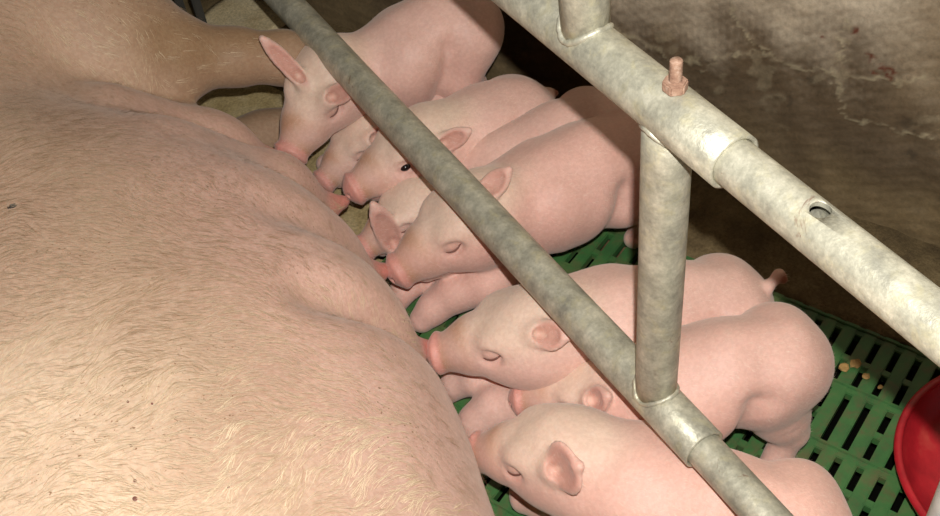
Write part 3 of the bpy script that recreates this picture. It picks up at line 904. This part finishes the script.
# P2
piglet('piglet with an open dark eye and parted mouth, second from the far end',
       (0.4100, 0.9238, 0.1250), (0.3095, 0.9366, 0.1050), [(*(0.4553, 0.9222, 0.1100), 0.041), (*(0.4934, 0.9210, 0.1050), 0.045), (*(0.5274, 0.9210, 0.1000), 0.045), (*(0.5412, 0.9199, 0.1000), 0.041)],
       hs=1.15, ears=(((0.4091, 0.8818, 0.1500), (0.4456, 0.8842, 0.1560), 0.012, 0.5),), eyes=('open', 'shut'),
       tail=[(*(0.5629, 0.9160, 0.1150), 0.006), (*(0.5807, 0.9161, 0.1200), 0.004), (*(0.5892, 0.9158, 0.1160), 0.003)])
# P3a
piglet('piglet wedged low between its siblings, only back and one ear showing',
       (0.3517, 0.8812, 0.0750), (0.2883, 0.8839, 0.0600), [(*(0.4030, 0.8891, 0.0700), 0.036), (*(0.4756, 0.8680, 0.0900), 0.040), (*(0.5432, 0.8407, 0.1120), 0.043), (*(0.5829, 0.8283, 0.1180), 0.042)],
       hs=0.95, ears=(((0.3094, 0.8193, 0.0980), (0.3118, 0.8695, 0.1250), 0.015, 0.25),))
# P3
piglet('plump pink piglet whose back crosses under the lower rail at mid litter, eye shut',
       (0.3777, 0.7790, 0.1300), (0.2888, 0.7949, 0.1000), [(*(0.4313, 0.7850, 0.1120), 0.045), (*(0.4785, 0.7761, 0.1100), 0.056), (*(0.5361, 0.7709, 0.1120), 0.059), (*(0.5866, 0.7677, 0.1140), 0.051)],
       hs=1.22, tint=(1.0, 0.94, 0.93), ears=(((0.3968, 0.7694, 0.1650), (0.4340, 0.7722, 0.1680), 0.014, 0.5),),
       legs={'fl': [(*(0.4295, 0.7968, 0.0800), 0.030), (*(0.3749, 0.7947, 0.0550), 0.022), (*(0.3361, 0.8154, 0.0400), 0.0175), (*(0.3084, 0.8182, 0.0300), 0.013), (*(0.2977, 0.8164, 0.0180), 0.012)],
             'fr': [(*(0.4219, 0.7539, 0.0800), 0.030), (*(0.3827, 0.7514, 0.0550), 0.025), (*(0.3498, 0.7679, 0.0450), 0.021), (*(0.3229, 0.7743, 0.0300), 0.0165), (*(0.3069, 0.7766, 0.0180), 0.0145)]})
# P4
piglet('pale headed piglet lying behind the short upright post, with a reddish tail stub',
       (0.3509, 0.6119, 0.1280), (0.2681, 0.6707, 0.1050), [(*(0.3930, 0.6011, 0.1150), 0.044), (*(0.4296, 0.5795, 0.1150), 0.050), (*(0.4938, 0.5653, 0.0980), 0.050), (*(0.5457, 0.5451, 0.0940), 0.046)],
       hs=1.20, ears=(((0.3418, 0.5830, 0.1600), (0.3679, 0.5633, 0.1580), 0.015, 0.6),),
       legs={'fl': [(*(0.3861, 0.6141, 0.0800), 0.030), (*(0.3404, 0.6310, 0.0550), 0.022), (*(0.3069, 0.6514, 0.0450), 0.017), (*(0.2886, 0.6686, 0.0300), 0.0135), (*(0.2798, 0.6729, 0.0180), 0.0125)],
             'fr': [(*(0.3818, 0.5903, 0.0800), 0.030), (*(0.3283, 0.5943, 0.0500), 0.024), (*(0.3035, 0.6115, 0.0400), 0.021), (*(0.2811, 0.6164, 0.0280), 0.0165), (*(0.2661, 0.6172, 0.0180), 0.0140)]},
       tint=(1.02, 1.03, 1.03), tail=[(*(0.5759, 0.5243, 0.1250), 0.006), (*(0.5918, 0.5269, 0.1300), 0.0045), (*(0.5947, 0.5221, 0.1250), 0.0035)])
# P5
piglet("piglet tucked under its neighbour's chin, rump beside the bare green slats",
       (0.3737, 0.5443, 0.0900), (0.3140, 0.5911, 0.0800), [(*(0.3970, 0.5191, 0.0900), 0.042), (*(0.4216, 0.4897, 0.1050), 0.050), (*(0.4712, 0.4641, 0.1180), 0.052), (*(0.5236, 0.4480, 0.1200), 0.049)],
       hs=1.0, tint=(1.0, 0.97, 0.96), ears=(((0.3568, 0.5167, 0.1180), (0.3806, 0.5084, 0.1180), 0.012, 0.5),),
       legs={'hr': [(*(0.5069, 0.4489, 0.1040), 0.045), (*(0.5162, 0.4312, 0.0650), 0.028), (*(0.5225, 0.4182, 0.0450), 0.0135), (*(0.5099, 0.4175, 0.0220), 0.0115), (*(0.4969, 0.4156, 0.0110), 0.0120)]})
# P6
piglet('nearest piglet at the bottom edge of the view, with a wide cupped ear',
       (0.2928, 0.4820, 0.1280), (0.2409, 0.5514, 0.1000), [(*(0.3180, 0.4431, 0.1150), 0.046), (*(0.3377, 0.4111, 0.1100), 0.052), (*(0.3730, 0.3595, 0.1080), 0.055), (*(0.4212, 0.3170, 0.1050), 0.051)],
       hs=1.12, tint=(1.02, 0.97, 0.95), ears=(((0.2734, 0.4568, 0.1500), (0.3114, 0.4409, 0.1600), 0.024, 0.70),),
       legs={'fr': [(*(0.3135, 0.4448, 0.0800), 0.032), (*(0.2976, 0.4711, 0.0450), 0.021), (*(0.2873, 0.4993, 0.0250), 0.015), (*(0.2752, 0.5189, 0.0150), 0.0135)]})

# ------------------------------------------------------------------ dark steel stand behind the sow's leg
st = (0.3099, 1.4176, 0.0000)
stand = bpy.data.objects.new('steel_stand', None); COL.objects.link(stand); stand.location = (st[0], st[1], 0.0)
tag(stand, "dark steel bars standing upright behind the hind leg of the sow", 'stand')
def sq_bar(name, x, y, z0, z1, w, parent):
    bm = bmesh.new(); bmesh.ops.create_cube(bm, size=1.0)
    for v in bm.verts: v.co = Vector((x + v.co.x * w, y + v.co.y * w, (z0 + z1) / 2 + v.co.z * (z1 - z0)))
    bmesh.ops.bevel(bm, geom=list(bm.edges), offset=w * 0.15, segments=2, affect='EDGES')
    return bm_obj(name, bm, MAT_DARKSTEEL, parent)
sq_bar('upright', 0, 0, 0.0, 0.34, 0.012, stand); sq_bar('upright', -0.012, 0.055, 0.0, 0.34, 0.012, stand)
bm = bmesh.new(); bmesh.ops.create_cube(bm, size=1.0)
for v in bm.verts: v.co = Vector((-0.006 + v.co.x * 0.014 + v.co.y * -0.016, 0.0275 + v.co.y * 0.075, 0.344 + v.co.z * 0.012))
bm_obj('crosspiece', bm, MAT_DARKSTEEL, stand)

# ------------------------------------------------------------------ crumbs on the slats
def crumb(p, size, seed, label):
    bm = bmesh.new(); bmesh.ops.create_icosphere(bm, subdivisions=2, radius=1.0)
    r = random.Random(seed); sc = (size * r.uniform(0.8, 1.3), size * r.uniform(0.6, 1.0), size * 0.45)
    for v in bm.verts:
        j = 1 + r.uniform(-0.22, 0.22)
        v.co = Vector((p[0] + v.co.x * sc[0] * j, p[1] + v.co.y * sc[1] * j, p[2] + size * 0.4 + v.co.z * sc[2] * j))
    o = bm_obj('feed_crumb', bm, MAT_CRUMB); tag(o, label, 'crumb', 'feed crumbs on the slats beside the rump'); return o
crumb((0.6460, 0.4671, -0.0000), 0.0065, 1, 'largest yellowish feed crumb, nearest the piglet rump on the slats')
crumb((0.6590, 0.4644, 0.0000), 0.0055, 2, 'yellowish feed crumb in the middle of the crumb cluster on the slats')
crumb((0.6569, 0.4464, -0.0000), 0.0045, 3, 'brownish feed crumb nearest the rail shadow on the slats')
crumb((0.6582, 0.4280, 0.0000), 0.0035, 4, 'smallest feed crumb, nearest the red bowl on the slats')

# ------------------------------------------------------------------ fly on the sow's flank, scabs on her belly line
dg = bpy.context.evaluated_depsgraph_get(); dg.update()
def on_sow(target):
    o = CAM_POS; d = (Vector(target) - o).normalized()
    ok, loc, nor, _ = sow_o.ray_cast(o, d)
    return loc, nor
loc, nor = on_sow((-0.0259, 0.8901, 0.3000))
fly = bpy.data.objects.new('fly', None); COL.objects.link(fly); fly.location = loc
fly.rotation_mode = 'QUATERNION'; fly.rotation_quaternion = nor.to_track_quat('Z', 'Y')
tag(fly, 'tiny black fly sitting on the flank of the sow', 'fly')
def ell_mesh(c, r, seg=14):
    bm = bmesh.new(); bmesh.ops.create_uvsphere(bm, u_segments=seg, v_segments=9, radius=1.0)
    for v in bm.verts: v.co = Vector((c[0] + v.co.x * r[0], c[1] + v.co.y * r[1], c[2] + v.co.z * r[2]))
    return bm
bm_obj('abdomen', ell_mesh((0, -0.0014, 0.0012), (0.0013, 0.0022, 0.0012)), MAT_BLACK, fly, True)
bm_obj('thorax', ell_mesh((0, 0.0012, 0.0014), (0.0012, 0.0014, 0.0012)), MAT_BLACK, fly, True)
bm_obj('head', ell_mesh((0, 0.0030, 0.0013), (0.0011, 0.0007, 0.0009)), MAT_BLACK, fly, True)
for q in (1, -1): bm_obj('wing', ell_mesh((q * 0.0014, -0.0012, 0.0023), (0.0010, 0.0028, 0.00008)), MAT_WING, fly, True)
for (px, r_) in (((-0.0322, 0.4784, 0.3600), 0.0020), ((-0.0275, 0.4917, 0.3600), 0.0014), ((-0.0202, 0.5202, 0.3600), 0.0012), ((-0.0094, 0.5574, 0.3600), 0.0012), ((0.0044, 0.5456, 0.3600), 0.0010), ((0.0229, 0.4514, 0.3600), 0.0013)):
    loc, nor = on_sow(px)
    bm = ell_mesh((0, 0, 0.0003), (r_, r_ * 0.8, 0.0007), 10)
    o = bm_obj('scab', bm, MAT_SLIT, sow_o, True)
    o.matrix_world = Matrix.Translation(loc) @ nor.to_track_quat('Z', 'Y').to_matrix().to_4x4()
